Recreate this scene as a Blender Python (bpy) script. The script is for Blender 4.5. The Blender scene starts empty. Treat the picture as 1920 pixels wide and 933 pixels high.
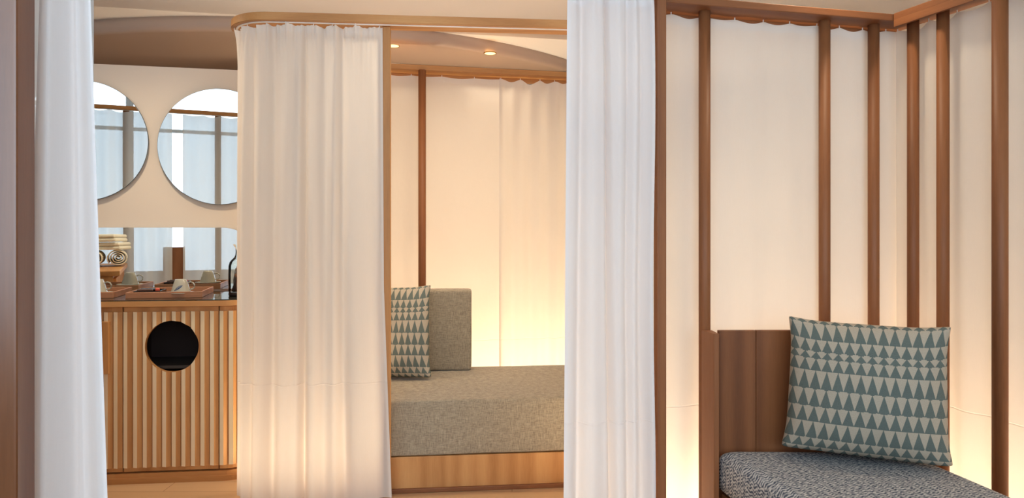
import bpy, bmesh, math, random
from mathutils import Vector, Matrix, noise
random.seed(7)
PI = math.pi
SC = bpy.context.scene
COL = SC.collection
H = 1.2            # camera height
F = 1400.0         # focal length in pixels of a 1920 wide frame

# ------------------------------------------------------------------ camera
cam_d = bpy.data.cameras.new('camera'); cam = bpy.data.objects.new('camera', cam_d); COL.objects.link(cam)
cam.location = (0, 0, H); cam.rotation_euler = (PI/2, 0, 0)
cam_d.sensor_width = 36; cam_d.lens = F/1920*36; cam_d.shift_y = -36.5/1920
cam_d.clip_start = 0.05; cam_d.clip_end = 60
SC.camera = cam
# ------------------------------------------------------------------ world, exposure, big lights
W = bpy.data.worlds.new('world'); SC.world = W; W.use_nodes = True
W.node_tree.nodes['Background'].inputs[0].default_value = (0.75, 0.88, 1.0, 1)
W.node_tree.nodes['Background'].inputs[1].default_value = 1.0
SC.view_settings.view_transform = 'Standard'; SC.view_settings.look = 'None'
SC.view_settings.gamma = 1; SC.view_settings.exposure = 1.3; SC.view_settings.use_curve_mapping = False
SC.cycles.transparent_max_bounces = 24; SC.cycles.max_bounces = 14; SC.cycles.diffuse_bounces = 8; SC.cycles.transmission_bounces = 12
SC.cycles.sample_clamp_indirect = 6

COOL = (0.74, 0.87, 1.0); WARM = (1.0, 0.80, 0.55); WARM2 = (1.0, 0.82, 0.59)
def area(name, loc, size, power, color, rot=(0, 0, 0), spread=180):
    l = bpy.data.lights.new(name, 'AREA'); l.shape = 'RECTANGLE'; l.size, l.size_y = size
    l.energy = power; l.color = color; l.spread = math.radians(spread)
    o = bpy.data.objects.new(name, l); COL.objects.link(o); o.location = loc; o.rotation_euler = rot
    return o
# daylight outside the window wall behind the camera
area('daylight', (-0.3, -1.55, 1.88), (6.6, 2.6), 49, COOL, (PI/2, 0, 0))
# warm floor-level LED strips behind curtains (uplights)
area('led_right_screen', (1.02, 3.16, 0.03), (1.3, 0.05), 6.5, WARM, (PI, 0, math.radians(14.5)))
area('led_right_return', (1.93, 2.75, 0.03), (0.05, 1.2), 4.5, WARM, (PI, 0, math.radians(16.5)))
area('led_daybed', (-0.1, 4.92, 0.05), (1.9, 0.05), 11, WARM, (PI, 0, math.radians(12.7)))
area('led_vanity', (-0.98, 3.60, 0.02), (0.40, 0.08), 2.3, WARM, (PI, 0, math.radians(5)))

# ------------------------------------------------------------------ materials
def new_mat(name):
    m = bpy.data.materials.new(name); m.use_nodes = True
    nt = m.node_tree; nt.nodes.clear()
    out = nt.nodes.new('ShaderNodeOutputMaterial')
    return m, nt, out
class N:
    """tiny node helper"""
    def __init__(s, nt): s.nt = nt
    def __call__(s, typ, _in=None, **kw):
        n = s.nt.nodes.new('ShaderNode'+typ)
        for k, v in kw.items(): setattr(n, k, v)
        for k, v in (_in or {}).items():
            if isinstance(v, bpy.types.NodeSocket): s.nt.links.new(v, n.inputs[k])
            else: n.inputs[k].default_value = v
        return n
    def math(s, op, a, b=None, c=None, clamp=False):
        n = s.nt.nodes.new('ShaderNodeMath'); n.operation = op; n.use_clamp = clamp
        for i, v in enumerate((a, b, c)):
            if v is None: continue
            if isinstance(v, bpy.types.NodeSocket): s.nt.links.new(v, n.inputs[i])
            else: n.inputs[i].default_value = v
        return n.outputs[0]
    def mix(s, f, a, b):
        n = s.nt.nodes.new('ShaderNodeMix'); n.data_type = 'RGBA'
        for k, v in ((0, f), (6, a), (7, b)):
            if isinstance(v, bpy.types.NodeSocket): s.nt.links.new(v, n.inputs[k])
            else: n.inputs[k].default_value = v
        return n.outputs[2]
    def ramp(s, f, stops, interp='LINEAR'):
        n = s.nt.nodes.new('ShaderNodeValToRGB'); n.color_ramp.interpolation = interp
        e = n.color_ramp.elements
        while len(e) < len(stops): e.new(0.5)
        for i, (p, c) in enumerate(stops):
            e[i].position = p; e[i].color = c if len(c) == 4 else (*c, 1)
        s.nt.links.new(f, n.inputs[0]); return n.outputs[0]
def C4(r, g, b): return (r, g, b, 1)
def srgb(r, g, b):
    f = lambda c: (c/255/12.92) if c/255 <= 0.04045 else ((c/255+0.055)/1.055)**2.4
    return (f(r), f(g), f(b), 1)

def plain(name, col, rough=0.5, spec=0.5, metal=0, bump=0, bscale=200, coat=0):
    m, nt, out = new_mat(name); n = N(nt)
    b = n('BsdfPrincipled', {'Base Color': col, 'Roughness': rough, 'Metallic': metal, 'Specular IOR Level': spec, 'Coat Weight': coat})
    if bump:
        tc = n('TexCoord'); nz = n('TexNoise', {'Vector': tc.outputs['Object'], 'Scale': bscale, 'Detail': 4})
        bp = n('Bump', {'Strength': bump, 'Distance': 0.002, 'Height': nz.outputs[0]}); nt.links.new(bp.outputs[0], b.inputs['Normal'])
        cm = n.mix(nz.outputs[0], tuple(c*0.94 for c in col[:3])+(1,), tuple(min(1, c*1.05) for c in col[:3])+(1,))
        nt.links.new(cm, b.inputs['Base Color'])
    nt.links.new(b.outputs[0], out.inputs[0]); return m

def wood(name, axis, dark, mid, light, rough=0.5, scale=1.0, spec=0.3, contrast=1.0):
    """timber with grain running along the local axis (0=x 1=y 2=z)"""
    m, nt, out = new_mat(name); n = N(nt)
    tc = n('TexCoord'); oi = n('ObjectInfo')
    mp = n('Mapping', {'Vector': tc.outputs['Object']})
    s = [1.0, 1.0, 1.0]; s[axis] = 0.07; mp.inputs['Scale'].default_value = [v*scale for v in s]
    off = n('VectorMath', {0: mp.outputs[0]}, operation='ADD')
    cb = n('CombineXYZ', {0: n.math('MULTIPLY', oi.outputs['Random'], 7.3), 1: n.math('MULTIPLY', oi.outputs['Random'], 3.1), 2: n.math('MULTIPLY', oi.outputs['Random'], 5.7)})
    nt.links.new(cb.outputs[0], off.inputs[1])
    big = n('TexNoise', {'Vector': off.outputs[0], 'Scale': 9, 'Detail': 3, 'Roughness': 0.5, 'Distortion': 0.9})
    rings = n('TexWave', {'Vector': off.outputs[0], 'Scale': 3.0, 'Distortion': 14, 'Detail': 4, 'Detail Scale': 0.7}, wave_type='BANDS', bands_direction='X' if axis != 0 else 'Y')
    fine = n('TexNoise', {'Vector': off.outputs[0], 'Scale': 190, 'Detail': 4, 'Roughness': 0.65})
    f = n.math('ADD', n.math('MULTIPLY', big.outputs[0], 0.75), n.math('MULTIPLY', rings.outputs['Fac'], 0.25*contrast))
    f = n.math('ADD', n.math('MULTIPLY', f, 0.78), n.math('MULTIPLY', fine.outputs[0], 0.24))
    c = n.ramp(f, [(0.2, dark), (0.5, mid), (0.85, light)])
    b = n('BsdfPrincipled', {'Base Color': c, 'Roughness': rough, 'Specular IOR Level': spec})
    bp = n('Bump', {'Strength': 0.12, 'Distance': 0.001, 'Height': fine.outputs[0]})
    nt.links.new(bp.outputs[0], b.inputs['Normal'])
    nt.links.new(b.outputs[0], out.inputs[0]); return m

TEAK = (srgb(98, 58, 33), srgb(138, 86, 52), srgb(166, 110, 70))
OAK = (srgb(158, 106, 58), srgb(190, 136, 82), srgb(214, 164, 106))
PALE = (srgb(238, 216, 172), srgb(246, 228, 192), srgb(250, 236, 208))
M = {}
for ax, nm in enumerate('xyz'):
    M['teak_'+nm] = wood('teak_'+nm, ax, *TEAK)
    M['oak_'+nm] = wood('oak_'+nm, ax, *OAK)
M['teak_gloss'] = wood('teak_gloss', 2, srgb(84, 48, 26), srgb(116, 70, 40), srgb(138, 88, 54), rough=0.28, spec=0.9)
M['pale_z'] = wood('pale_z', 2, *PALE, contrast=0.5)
M['walnut_z'] = wood('walnut_z', 2, srgb(94, 52, 28), srgb(130, 78, 44), srgb(156, 98, 58), rough=0.5, contrast=1.3)

def cloth(name, col, trans=0.45, sheer=0.0, weave=900, crease=0.52):
    m, nt, out = new_mat(name); n = N(nt)
    tc = n('TexCoord'); geo = n('NewGeometry'); sp = n('SeparateXYZ', {0: geo.outputs['Position']})
    uv = n('SeparateXYZ', {0: tc.outputs['UV']})
    nx = n.math('SINE', n.math('MULTIPLY', uv.outputs[0], weave*2)); nz_ = n.math('SINE', n.math('MULTIPLY', uv.outputs[1], weave*2))
    th = n('TexNoise', {'Vector': tc.outputs['UV'], 'Scale': 260, 'Detail': 3})
    slub = n('Mapping', {'Vector': tc.outputs['UV']}); slub.inputs['Scale'].default_value = (300, 14, 1)
    sl = n('TexNoise', {'Vector': slub.outputs[0], 'Scale': 1, 'Detail': 2})
    big = n('TexNoise', {'Vector': tc.outputs['UV'], 'Scale': 5, 'Detail': 3})
    # pressed fold crease across the cloth
    wob = n.math('ADD', uv.outputs[1], n.math('MULTIPLY', big.outputs[0], 0.018))
    cr = n.math('SUBTRACT', 1.0, n.math('MULTIPLY', n.math('ABSOLUTE', n.math('SUBTRACT', wob, crease+0.009)), 300), clamp=True)
    hgt = n.math('ADD', n.math('MULTIPLY', n.math('ADD', th.outputs[0], sl.outputs[0]), 0.10), n.math('MULTIPLY', cr, 0.8))
    hgt = n.math('ADD', hgt, n.math('MULTIPLY', big.outputs[0], 3.0))
    bp = n('Bump', {'Strength': 0.5, 'Distance': 0.003, 'Height': hgt})
    c = n.mix(n.math('ADD', n.math('MULTIPLY', th.outputs[0], 0.5), n.math('MULTIPLY', sl.outputs[0], 0.5)), tuple(v*0.95 for v in col[:3])+(1,), col)
    d = n('BsdfDiffuse', {'Color': c, 'Roughness': 0.6, 'Normal': bp.outputs[0]})
    t = n('BsdfTranslucent', {'Color': c, 'Normal': bp.outputs[0]})
    hm = n('UVMap'); hm.uv_map = 'Hem'; hs = n('SeparateXYZ', {0: hm.outputs[0]})
    hem = n.math('MAXIMUM', n.math('LESS_THAN', hs.outputs[1], 0.034), n.math('LESS_THAN', hs.outputs[0], 0.010))
    trans = n.math('SUBTRACT', trans, n.math('MULTIPLY', hem, 0.16))
    mx = n('MixShader', {0: trans, 1: d.outputs[0], 2: t.outputs[0]})
    sh = mx.outputs[0]
    if sheer:
        tr = n('BsdfTransparent', {'Color': (1, 1, 1, 1)})
        sh = n('MixShader', {0: sheer, 1: sh, 2: tr.outputs[0]}).outputs[0]
    nt.links.new(sh, out.inputs[0]); return m
M['linen'] = cloth('linen_curtain', srgb(242, 234, 224), 0.42)
M['linen_white'] = cloth('white_curtain', srgb(246, 243, 242), 0.35)
M['linen_sheer'] = cloth('sheer_curtain', srgb(214, 212, 208), 0.36, sheer=0.12)

def fabric(name, c1, c2, scale=420, bump=0.35):
    m, nt, out = new_mat(name); n = N(nt)
    tc = n('TexCoord')
    def thread(sx, sy, sz):
        mp = n('Mapping', {'Vector': tc.outputs['Object']}); mp.inputs['Scale'].default_value = (sx, sy, sz)
        return n('TexNoise', {'Vector': mp.outputs[0], 'Scale': 1, 'Detail': 2.5, 'Roughness': 0.7}).outputs[0]
    a = thread(scale, scale, 40); b_ = thread(45, 45, scale); c_ = thread(scale, 40, 40)
    f = n.math('ADD', n.math('MULTIPLY', a, 0.4), n.math('ADD', n.math('MULTIPLY', b_, 0.4), n.math('MULTIPLY', c_, 0.2)))
    f = n.math('ADD', n.math('MULTIPLY', n.math('SUBTRACT', f, 0.5), 2.6), 0.5, clamp=True)
    col = n.mix(f, c1, c2)
    bs = n('BsdfPrincipled', {'Base Color': col, 'Roughness': 0.95, 'Specular IOR Level': 0.15, 'Sheen Weight': 0.2})
    bp = n('Bump', {'Strength': bump, 'Distance': 0.002, 'Height': f}); nt.links.new(bp.outputs[0], bs.inputs['Normal'])
    nt.links.new(bs.outputs[0], out.inputs[0]); return m
M['grey_linen'] = fabric('grey_linen', srgb(96, 84, 72), srgb(190, 176, 150))

def zigzag_fabric():
    m, nt, out = new_mat('blue_zigzag_weave'); n = N(nt)
    tc = n('TexCoord'); uv = n('SeparateXYZ', {0: tc.outputs['UV']})
    wob = n('TexNoise', {'Vector': tc.outputs['UV'], 'Scale': 9, 'Detail': 2}).outputs[0]
    wob2 = n('TexNoise', {'Vector': tc.outputs['UV'], 'Scale': 60, 'Detail': 2}).outputs[0]
    u = n.math('ADD', uv.outputs[0], n.math('MULTIPLY', wob, 0.03)); v = n.math('ADD', uv.outputs[1], n.math('MULTIPLY', wob2, 0.008))
    tri = n.math('ABSOLUTE', n.math('SUBTRACT', n.math('FRACT', n.math('MULTIPLY', u, 38)), 0.5))
    vv = n.math('ADD', v, n.math('MULTIPLY', tri, 0.020))
    st = n.math('SINE', n.math('MULTIPLY', vv, 2*PI*84))
    mp = n('Mapping', {'Vector': tc.outputs['UV']}); mp.inputs['Scale'].default_value = (85, 115, 1)
    br = n('TexNoise', {'Vector': mp.outputs[0], 'Scale': 1, 'Detail': 1.5}).outputs[0]
    f = n.math('ADD', n.math('MULTIPLY', st, 0.36), n.math('MULTIPLY', n.math('SUBTRACT', br, 0.5), 2.6))
    f = n.math('ADD', n.math('MULTIPLY', f, 1.2), 0.5, clamp=True)
    col = n.mix(f, srgb(80, 87, 100), srgb(204, 201, 196))
    bs = n('BsdfPrincipled', {'Base Color': col, 'Roughness': 0.95, 'Specular IOR Level': 0.15})
    bp = n('Bump', {'Strength': 0.35, 'Distance': 0.0015, 'Height': f}); nt.links.new(bp.outputs[0], bs.inputs['Normal'])
    nt.links.new(bs.outputs[0], out.inputs[0]); return m
M['zigzag'] = zigzag_fabric()

def triangle_fabric():
    """knitted rows of triangles; UV 0..1 over the pillow face"""
    m, nt, out = new_mat('triangle_knit'); n = N(nt)
    tc = n('TexCoord'); uv = n('SeparateXYZ', {0: tc.outputs['UV']})
    hs = [0.035, 0.125, 0.09, 0.052, 0.092, 0.135, 0.12, 0.11, 0.12, 0.068, 0.053]      # from the top
    tot = sum(hs); edges = [1.0]
    for h in hs: edges.append(edges[-1]-h/tot)
    edges = sorted(max(0, e) for e in edges)
    stops = []; sh = []
    for i in range(len(edges)-1):
        a, b = edges[i], edges[i+1]
        stops += [(a+0.0006, (0, 0, 0)), (b-0.0006, (1, 1, 1))]
    q = 150.0
    v = n.math('DIVIDE', n.math('ADD', n.math('FLOOR', n.math('MULTIPLY', uv.outputs[1], q)), 0.5), q)
    t = n.ramp(v, stops)
    tcont = n.ramp(uv.outputs[1], stops)
    tri = n.math('SUBTRACT', 1.0, n.math('ABSOLUTE', n.math('SUBTRACT', n.math('MULTIPLY', n.math('FRACT', n.math('MULTIPLY', uv.outputs[0], 14.5)), 2), 1)))
    dark = n.math('GREATER_THAN', n.math('MULTIPLY', tri, 1.02), t)
    line = n.math('LESS_THAN', tcont, 0.045)
    dark = n.math('MAXIMUM', dark, line)
    rib = n.math('SINE', n.math('MULTIPLY', uv.outputs[1], 2*PI*q))
    nz = n('TexNoise', {'Vector': tc.outputs['UV'], 'Scale': 140, 'Detail': 3}).outputs[0]
    dk = n.mix(nz, srgb(88, 97, 92), srgb(111, 120, 113)); lt = n.mix(nz, srgb(166, 154, 136), srgb(192, 180, 160))
    col = n.mix(dark, lt, dk)
    bs = n('BsdfPrincipled', {'Base Color': col, 'Roughness': 0.95, 'Specular IOR Level': 0.15})
    hgt = n.math('ADD', n.math('MULTIPLY', rib, 0.4), nz)
    bp = n('Bump', {'Strength': 0.3, 'Distance': 0.0012, 'Height': hgt}); nt.links.new(bp.outputs[0], bs.inputs['Normal'])
    nt.links.new(bs.outputs[0], out.inputs[0]); return m
M['triangles'] = triangle_fabric()

M['paint'] = plain('ceiling_paint', srgb(246, 244, 243), 0.8, 0.2, bump=0.05, bscale=300)
M['wallpaper'] = plain('beige_wallcovering', srgb(226, 212, 196), 0.75, 0.25, bump=0.15, bscale=500)
M['soffit'] = plain('taupe_satin_soffit', srgb(186, 164, 148), 0.42, 0.4)
M['mirror'] = plain('mirror_silver', (0.90, 0.95, 0.95, 1), 0.0, 0.5, metal=1)
M['mirror_edge'] = plain('mirror_edge', srgb(110, 112, 108), 0.3, metal=0.6)
M['dark_glass'] = plain('dark_counter_glass', srgb(34, 38, 32), 0.03, 0.9)
M['white_plastic'] = plain('white_plastic', srgb(238, 232, 224), 0.4)
M['brass'] = plain('brass_ring', srgb(190, 140, 84), 0.3, metal=1)
M['black_inside'] = plain('dark_cabinet_lining', srgb(48, 26, 18), 0.7)
M['dark_steel'] = plain('dark_steel', srgb(70, 66, 62), 0.45, metal=0.3)
M['tray_red'] = wood('tray_rosewood', 0, srgb(138, 90, 62), srgb(172, 118, 84), srgb(192, 138, 102), contrast=0.4)
M['tray_inside'] = plain('tray_dark_liner', srgb(62, 42, 34), 0.45, bump=0.1)
M['china'] = plain('grey_white_china', srgb(172, 168, 154), 0.18, 0.6)
M['feather_blue'] = plain('blue_feather_glaze', srgb(52, 70, 104), 0.25)
M['black_lacquer'] = plain('black_lacquer', srgb(22, 18, 18), 0.15, 0.6)
M['packet_brown'] = plain('brown_packet', srgb(78, 48, 34), 0.4)
M['packet_red'] = plain('red_packet', srgb(190, 70, 40), 0.5)
M['bark'] = plain('dry_bark', srgb(118, 70, 42), 0.8, bump=0.6, bscale=90)
M['towel'] = plain('white_terry', srgb(240, 234, 216), 0.95, 0.1, bump=0.9, bscale=420)
M['wall_white'] = plain('white_wall_paint', srgb(232, 228, 222), 0.85, 0.2)
M['frame_white'] = plain('white_window_frame', srgb(225, 230, 232), 0.4)
M['lattice'] = plain('matte_dark', srgb(40, 30, 24), 0.8)

def floor_mat():
    m, nt, out = new_mat('pale_floorboards'); n = N(nt)
    tc = n('TexCoord')
    br = n('TexBrick', {'Vector': tc.outputs['Object'], 'Color1': srgb(206, 172, 134), 'Color2': srgb(194, 158, 120), 'Mortar': srgb(140, 106, 76),
                        'Scale': 1.0, 'Mortar Size': 0.002, 'Brick Width': 1.6, 'Row Height': 0.14})
    mp = n('Mapping', {'Vector': tc.outputs['Object']}); mp.inputs['Scale'].default_value = (3, 60, 1)
    g = n('TexNoise', {'Vector': mp.outputs[0], 'Scale': 1, 'Detail': 5}).outputs[0]
    c = n.mix(n.math('MULTIPLY', g, 0.4), br.outputs[0], srgb(166, 128, 92))
    b = n('BsdfPrincipled', {'Base Color': c, 'Roughness': 0.32, 'Specular IOR Level': 0.5})
    nt.links.new(b.outputs[0], out.inputs[0]); return m
M['floor'] = floor_mat()
def glass_mat(name, col, ior=1.45, thin=False):
    m, nt, out = new_mat(name); n = N(nt)
    if thin:
        g = n('BsdfGlossy', {'Color': (1, 1, 1, 1), 'Roughness': 0.0}); t = n('BsdfTransparent', {'Color': col})
        fr = n('Fresnel', {'IOR': ior}); s = n('MixShader', {0: fr.outputs[0], 1: t.outputs[0], 2: g.outputs[0]})
    else:
        s = n('BsdfGlass', {'Color': col, 'Roughness': 0.0, 'IOR': ior})
    nt.links.new(s.outputs[0], out.inputs[0]); return m
M['pane'] = glass_mat('window_pane', (0.95, 0.98, 1, 1), thin=True)
M['bottle_glass'] = glass_mat('bottle_glass', (0.98, 0.99, 0.97, 1), ior=1.25, thin=True)
def emit_mat(name, col, s):
    m, nt, out = new_mat(name); n = N(nt)
    e = n('Emission', {'Color': col, 'Strength': s}); nt.links.new(e.outputs[0], out.inputs[0]); return m
M['lamp_glow'] = emit_mat('lamp_glow', (1.0, 0.56, 0.20, 1), 1.6)

# ------------------------------------------------------------------ mesh helpers
def obj(name, bm, mat, parent=None, loc=None, rot=None, smooth=False):
    me = bpy.data.meshes.new(name); bm.normal_update(); bm.to_mesh(me); bm.free()
    o = bpy.data.objects.new(name, me); COL.objects.link(o)
    for mm in (mat if isinstance(mat, (list, tuple)) else [mat]): me.materials.append(mm)
    if smooth:
        for p in me.polygons: p.use_smooth = True
    if parent: o.parent = parent
    if loc is not None: o.location = loc
    if rot is not None: o.rotation_euler = rot
    return o
def tag(o, label=None, cat=None, group=None, kind=None):
    if label: o['label'] = label
    if cat: o['category'] = cat
    if group: o['group'] = group
    if kind: o['kind'] = kind
    return o
def empty(name, loc, rz=0, label=None, cat=None, group=None):
    o = bpy.data.objects.new(name, None); COL.objects.link(o); o.location = loc; o.rotation_euler = (0, 0, rz)
    o.empty_display_size = 0.05
    return tag(o, label, cat, group)
def box(bm, c, s, bev=0.0, seg=2, rz=0.0, mat=0):
    r = bmesh.ops.create_cube(bm, size=1.0); vs = r['verts']
    bmesh.ops.scale(bm, vec=s, verts=vs)
    fs = set(f for v in vs for f in v.link_faces)
    if bev > 0:
        es = set(e for f in fs for e in f.edges)
        rr = bmesh.ops.bevel(bm, geom=list(es), offset=bev, segments=seg, affect='EDGES', profile=0.5)
        vs = list(set([v for f in rr['faces'] for v in f.verts]) | set(v for v in vs if v.is_valid))
        fs = set(f for v in vs for f in v.link_faces)
    if rz: bmesh.ops.rotate(bm, cent=(0, 0, 0), matrix=Matrix.Rotation(rz, 3, 'Z'), verts=vs)
    bmesh.ops.translate(bm, vec=c, verts=vs)
    for f in fs: f.material_index = mat
    return vs
def cyl(bm, c0, c1, r0, r1=None, seg=24, caps=True, mat=0):
    r1 = r0 if r1 is None else r1
    c0 = Vector(c0); c1 = Vector(c1); d = c1-c0
    z = d.normalized(); x = z.orthogonal().normalized(); y = z.cross(x)
    rings = []
    for c, r in ((c0, r0), (c1, r1)):
        rings.append([bm.verts.new(c + x*(r*math.cos(2*PI*i/seg)) + y*(r*math.sin(2*PI*i/seg))) for i in range(seg)])
    for i in range(seg):
        f = bm.faces.new((rings[0][i], rings[0][(i+1) % seg], rings[1][(i+1) % seg], rings[1][i])); f.material_index = mat; f.smooth = True
    if caps:
        f = bm.faces.new(rings[0][::-1]); f.material_index = mat
        f = bm.faces.new(rings[1]); f.material_index = mat
def lathe(bm, prof, seg=40, c=(0, 0, 0), sx=1.0, sy=1.0, mat=0):
    rings = []
    for r, z in prof:
        if r < 1e-5: rings.append([bm.verts.new((c[0], c[1], c[2]+z))])
        else: rings.append([bm.verts.new((c[0]+sx*r*math.cos(2*PI*i/seg), c[1]+sy*r*math.sin(2*PI*i/seg), c[2]+z)) for i in range(seg)])
    for a, b in zip(rings, rings[1:]):
        for i in range(seg):
            j = (i+1) % seg
            if len(a) == 1: vs = (a[0], b[j], b[i])
            elif len(b) == 1: vs = (a[i], a[j], b[0])
            else: vs = (a[i], a[j], b[j], b[i])
            try:
                f = bm.faces.new(vs); f.smooth = True; f.material_index = mat
            except ValueError: pass
def tube(bm, pts, r, seg=10, mat=0):
    pts = [Vector(p) for p in pts]; rings = []
    rr = r if isinstance(r, (list, tuple)) else [r]*len(pts)
    up = Vector((0.13, 0.29, 1)).normalized()
    for i, p in enumerate(pts):
        t = (pts[min(i+1, len(pts)-1)]-pts[max(i-1, 0)]).normalized()
        x = t.cross(up).normalized() if abs(t.dot(up)) < 0.99 else t.orthogonal().normalized(); y = t.cross(x)
        rings.append([bm.verts.new(p + x*(rr[i]*math.cos(2*PI*k/seg)) + y*(rr[i]*math.sin(2*PI*k/seg))) for k in range(seg)])
    for a, b in zip(rings, rings[1:]):
        for k in range(seg):
            f = bm.faces.new((a[k], a[(k+1) % seg], b[(k+1) % seg], b[k])); f.smooth = True; f.material_index = mat
    bm.faces.new(rings[0][::-1]); bm.faces.new(rings[-1])
def prism(bm, poly, z0, z1, mat=0):
    """vertical prism of a plan polygon (counter-clockwise)"""
    a = [bm.verts.new((x, y, z0)) for x, y in poly]; b = [bm.verts.new((x, y, z1)) for x, y in poly]
    n = len(poly)
    for i in range(n):
        f = bm.faces.new((a[i], a[(i+1) % n], b[(i+1) % n], b[i])); f.material_index = mat
    bm.faces.new(a[::-1]).material_index = mat; bm.faces.new(b).material_index = mat
def X(px, d): return (px-960)*d/F
def Z(py, d): return H-(py-430)*d/F
def boolean(o, cutter, keep=False):
    md = o.modifiers.new('cut', 'BOOLEAN'); md.operation = 'DIFFERENCE'; md.object = cutter; md.solver = 'EXACT'
    dg = bpy.context.evaluated_depsgraph_get(); dg.update()
    me = bpy.data.meshes.new_from_object(o.evaluated_get(dg)); o.modifiers.clear(); o.data = me
    if not keep: bpy.data.objects.remove(cutter)

# ------------------------------------------------------------------ the room
CEIL = 2.4
def slab(name, c, s, mat, rz=0):
    bm = bmesh.new(); box(bm, (0, 0, 0), s)
    return tag(obj(name, bm, mat, loc=c, rot=(0, 0, rz)), kind='structure')
slab('floor', (0, 3.0, -0.05), (9.2, 10.4, 0.1), M['floor'])
slab('ceiling', (0, 5.45, CEIL+0.06), (9.2, 5.5, 0.12), M['paint'])
slab('ceiling_high', (0, 0.35, 3.16), (9.2, 5.1, 0.12), M['wall_white'])
slab('ceiling_riser', (0, 2.74, 2.78), (9.2, 0.08, 0.72), M['wall_white'])
slab('wall_back', (0, 8.15, 1.3), (9.2, 0.1, 2.8), M['wall_white'])
slab('wall_left', (-4.55, 3.0, 1.5), (0.1, 10.4, 3.2), M['wall_white'])
slab('wall_right', (4.55, 3.0, 1.5), (0.1, 10.4, 3.2), M['wall_white'])
# window wall behind the camera: pieces round the opening
WY = -1.3
slab('wall_front', (0, WY, 0.30), (9.2, 0.16, 0.70), M['wall_white'])
slab('wall_front_left', (-4.05, WY, 1.87), (1.1, 0.16, 2.46), M['wall_white'])
slab('wall_front_right', (3.75, WY, 1.87), (1.7, 0.16, 2.46), M['wall_white'])
x0, x1 = -3.5, 2.9; npan = 5; pw = (x1-x0)/npan
for i in range(npan):
    cx = x0+pw*(i+0.5)
    w = empty('window_%d' % (i+1), (cx, WY, 0.65)); w['kind'] = 'structure'
    bm = bmesh.new()
    for s in (-1, 1): box(bm, (s*(pw/2-0.02), 0, 1.225), (0.04, 0.06, 2.45), 0.004)
    for z, th_ in ((0.03, 0.06), (1.72, 0.04), (2.42, 0.06)): box(bm, (0, 0, z), (pw-0.06, 0.06, th_), 0.004)
    obj('window_frame', bm, M['frame_white'], w)
    bm = bmesh.new(); box(bm, (0, 0, 0.88), (pw-0.08, 0.008, 1.64)); box(bm, (0, 0, 2.065), (pw-0.08, 0.008, 0.65))
    obj('pane', bm, M['pane'], w)
# round-edged lower soffit disc, and vanity wall
bm = bmesh.new()
R0 = 2.66
lathe(bm, [(0, 0.0), (R0-0.035, 0.0), (R0-0.02, 0.004), (R0-0.009, 0.013), (R0-0.002, 0.028), (R0, 0.045), (R0, 0.085), (0, 0.085)][::1], seg=180)
bmesh.ops.recalc_face_normals(bm, faces=bm.faces)
tag(obj('ceiling_soffit', bm, M['soffit'], loc=(-1.75, 6.86, 2.32)), kind='structure')
# vanity wall, turned 12.6 degrees
VA = math.radians(12.6); vd = Vector((math.cos(VA), math.sin(VA))); vn = Vector((math.sin(VA), -math.cos(VA)))
VP0 = Vector((-1.543, 4.13))
def vw(s, out=0.0):
    """point on the vanity wall: s along it from VP0, out in front of it"""
    p = VP0 + vd*s + vn*out; return p.x, p.y
bm = bmesh.new(); box(bm, (0, 0, 1.041), (1.85, 0.10, 2.082))
cx, cy = vw(-0.675, -0.05)
tag(obj('wall_vanity', bm, M['wallpaper'], loc=(cx, cy, 0), rot=(0, 0, VA)), kind='structure')
# outer screens behind the curtains that catch the uplights
slab('wall_right_screen', (1.32, 3.58, 1.0), (1.25, 0.05, 2.0), M['wall_white'], math.radians(14.5))
slab('wall_right_return', (2.22, 2.75, 1.0), (0.05, 1.8, 2.0), M['wall_white'], math.radians(16.5))
slab('wall_daybed_screen', (-0.05, 5.20, 1.05), (2.6, 0.05, 2.1), M['wall_white'], math.radians(12.7))

# ------------------------------------------------------------------ rails
def rail(name, p0, p1, zb, depth, tall, label, mat, group='timber curtain rails', lip=True, arc=None, groove=True):
    """timber rail from p0 to p1 (plan, centre line), underside at zb"""
    p0 = Vector(p0); p1 = Vector(p1); L = (p1-p0).length; a = math.atan2((p1-p0).y, (p1-p0).x)
    c = (p0+p1)/2
    t = empty(name, (c.x, c.y, zb), a, label, 'curtain rail', group)
    bm = bmesh.new(); box(bm, (0, 0, tall/2), (L, depth, tall), 0.003, 2)
    obj('beam', bm, mat, t)
    if lip:
        bm = bmesh.new(); box(bm, (0, depth/2-0.006, -0.012), (L-0.002, 0.012, 0.03), 0.001, 1)
        obj('fascia', bm, mat, t)
    if groove:
        bm = bmesh.new(); box(bm, (0, depth*groove, -0.002), (L-0.01, 0.014, 0.006), 0.001, 1)
        obj('track', bm, M['white_plastic'], t)
    return t
aR = math.radians(14.5); RZ = 2.035
# right booth: back rail and return rail meeting at the corner
PC = Vector((X(1676, 3.08), 3.08))
dirb = Vector((math.cos(aR), math.sin(aR))); dirs = Vector((math.sin(math.radians(16.5)), -math.cos(math.radians(16.5))))
pL = PC - dirb*1.12
rail('curtain_rail', pL, PC+dirb*0.075, RZ, 0.15, 0.028, 'wooden curtain rail above the patterned cushion, running to the inside corner', M['teak_x'], groove=None)
rail('curtain_rail', PC+dirs*1.35, PC+dirs*0.0765, RZ, 0.15, 0.028, 'wooden rail running from the inside corner to the top right of the frame', M['teak_x'], groove=None)
# front rail carrying the white foreground curtain
rail('curtain_rail', (0.02, 2.60), (0.56, 2.69), RZ, 0.10, 0.03, 'rail over the bright white curtain in the middle, just above view', M['teak_x'], lip=False, groove=0.1)
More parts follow.
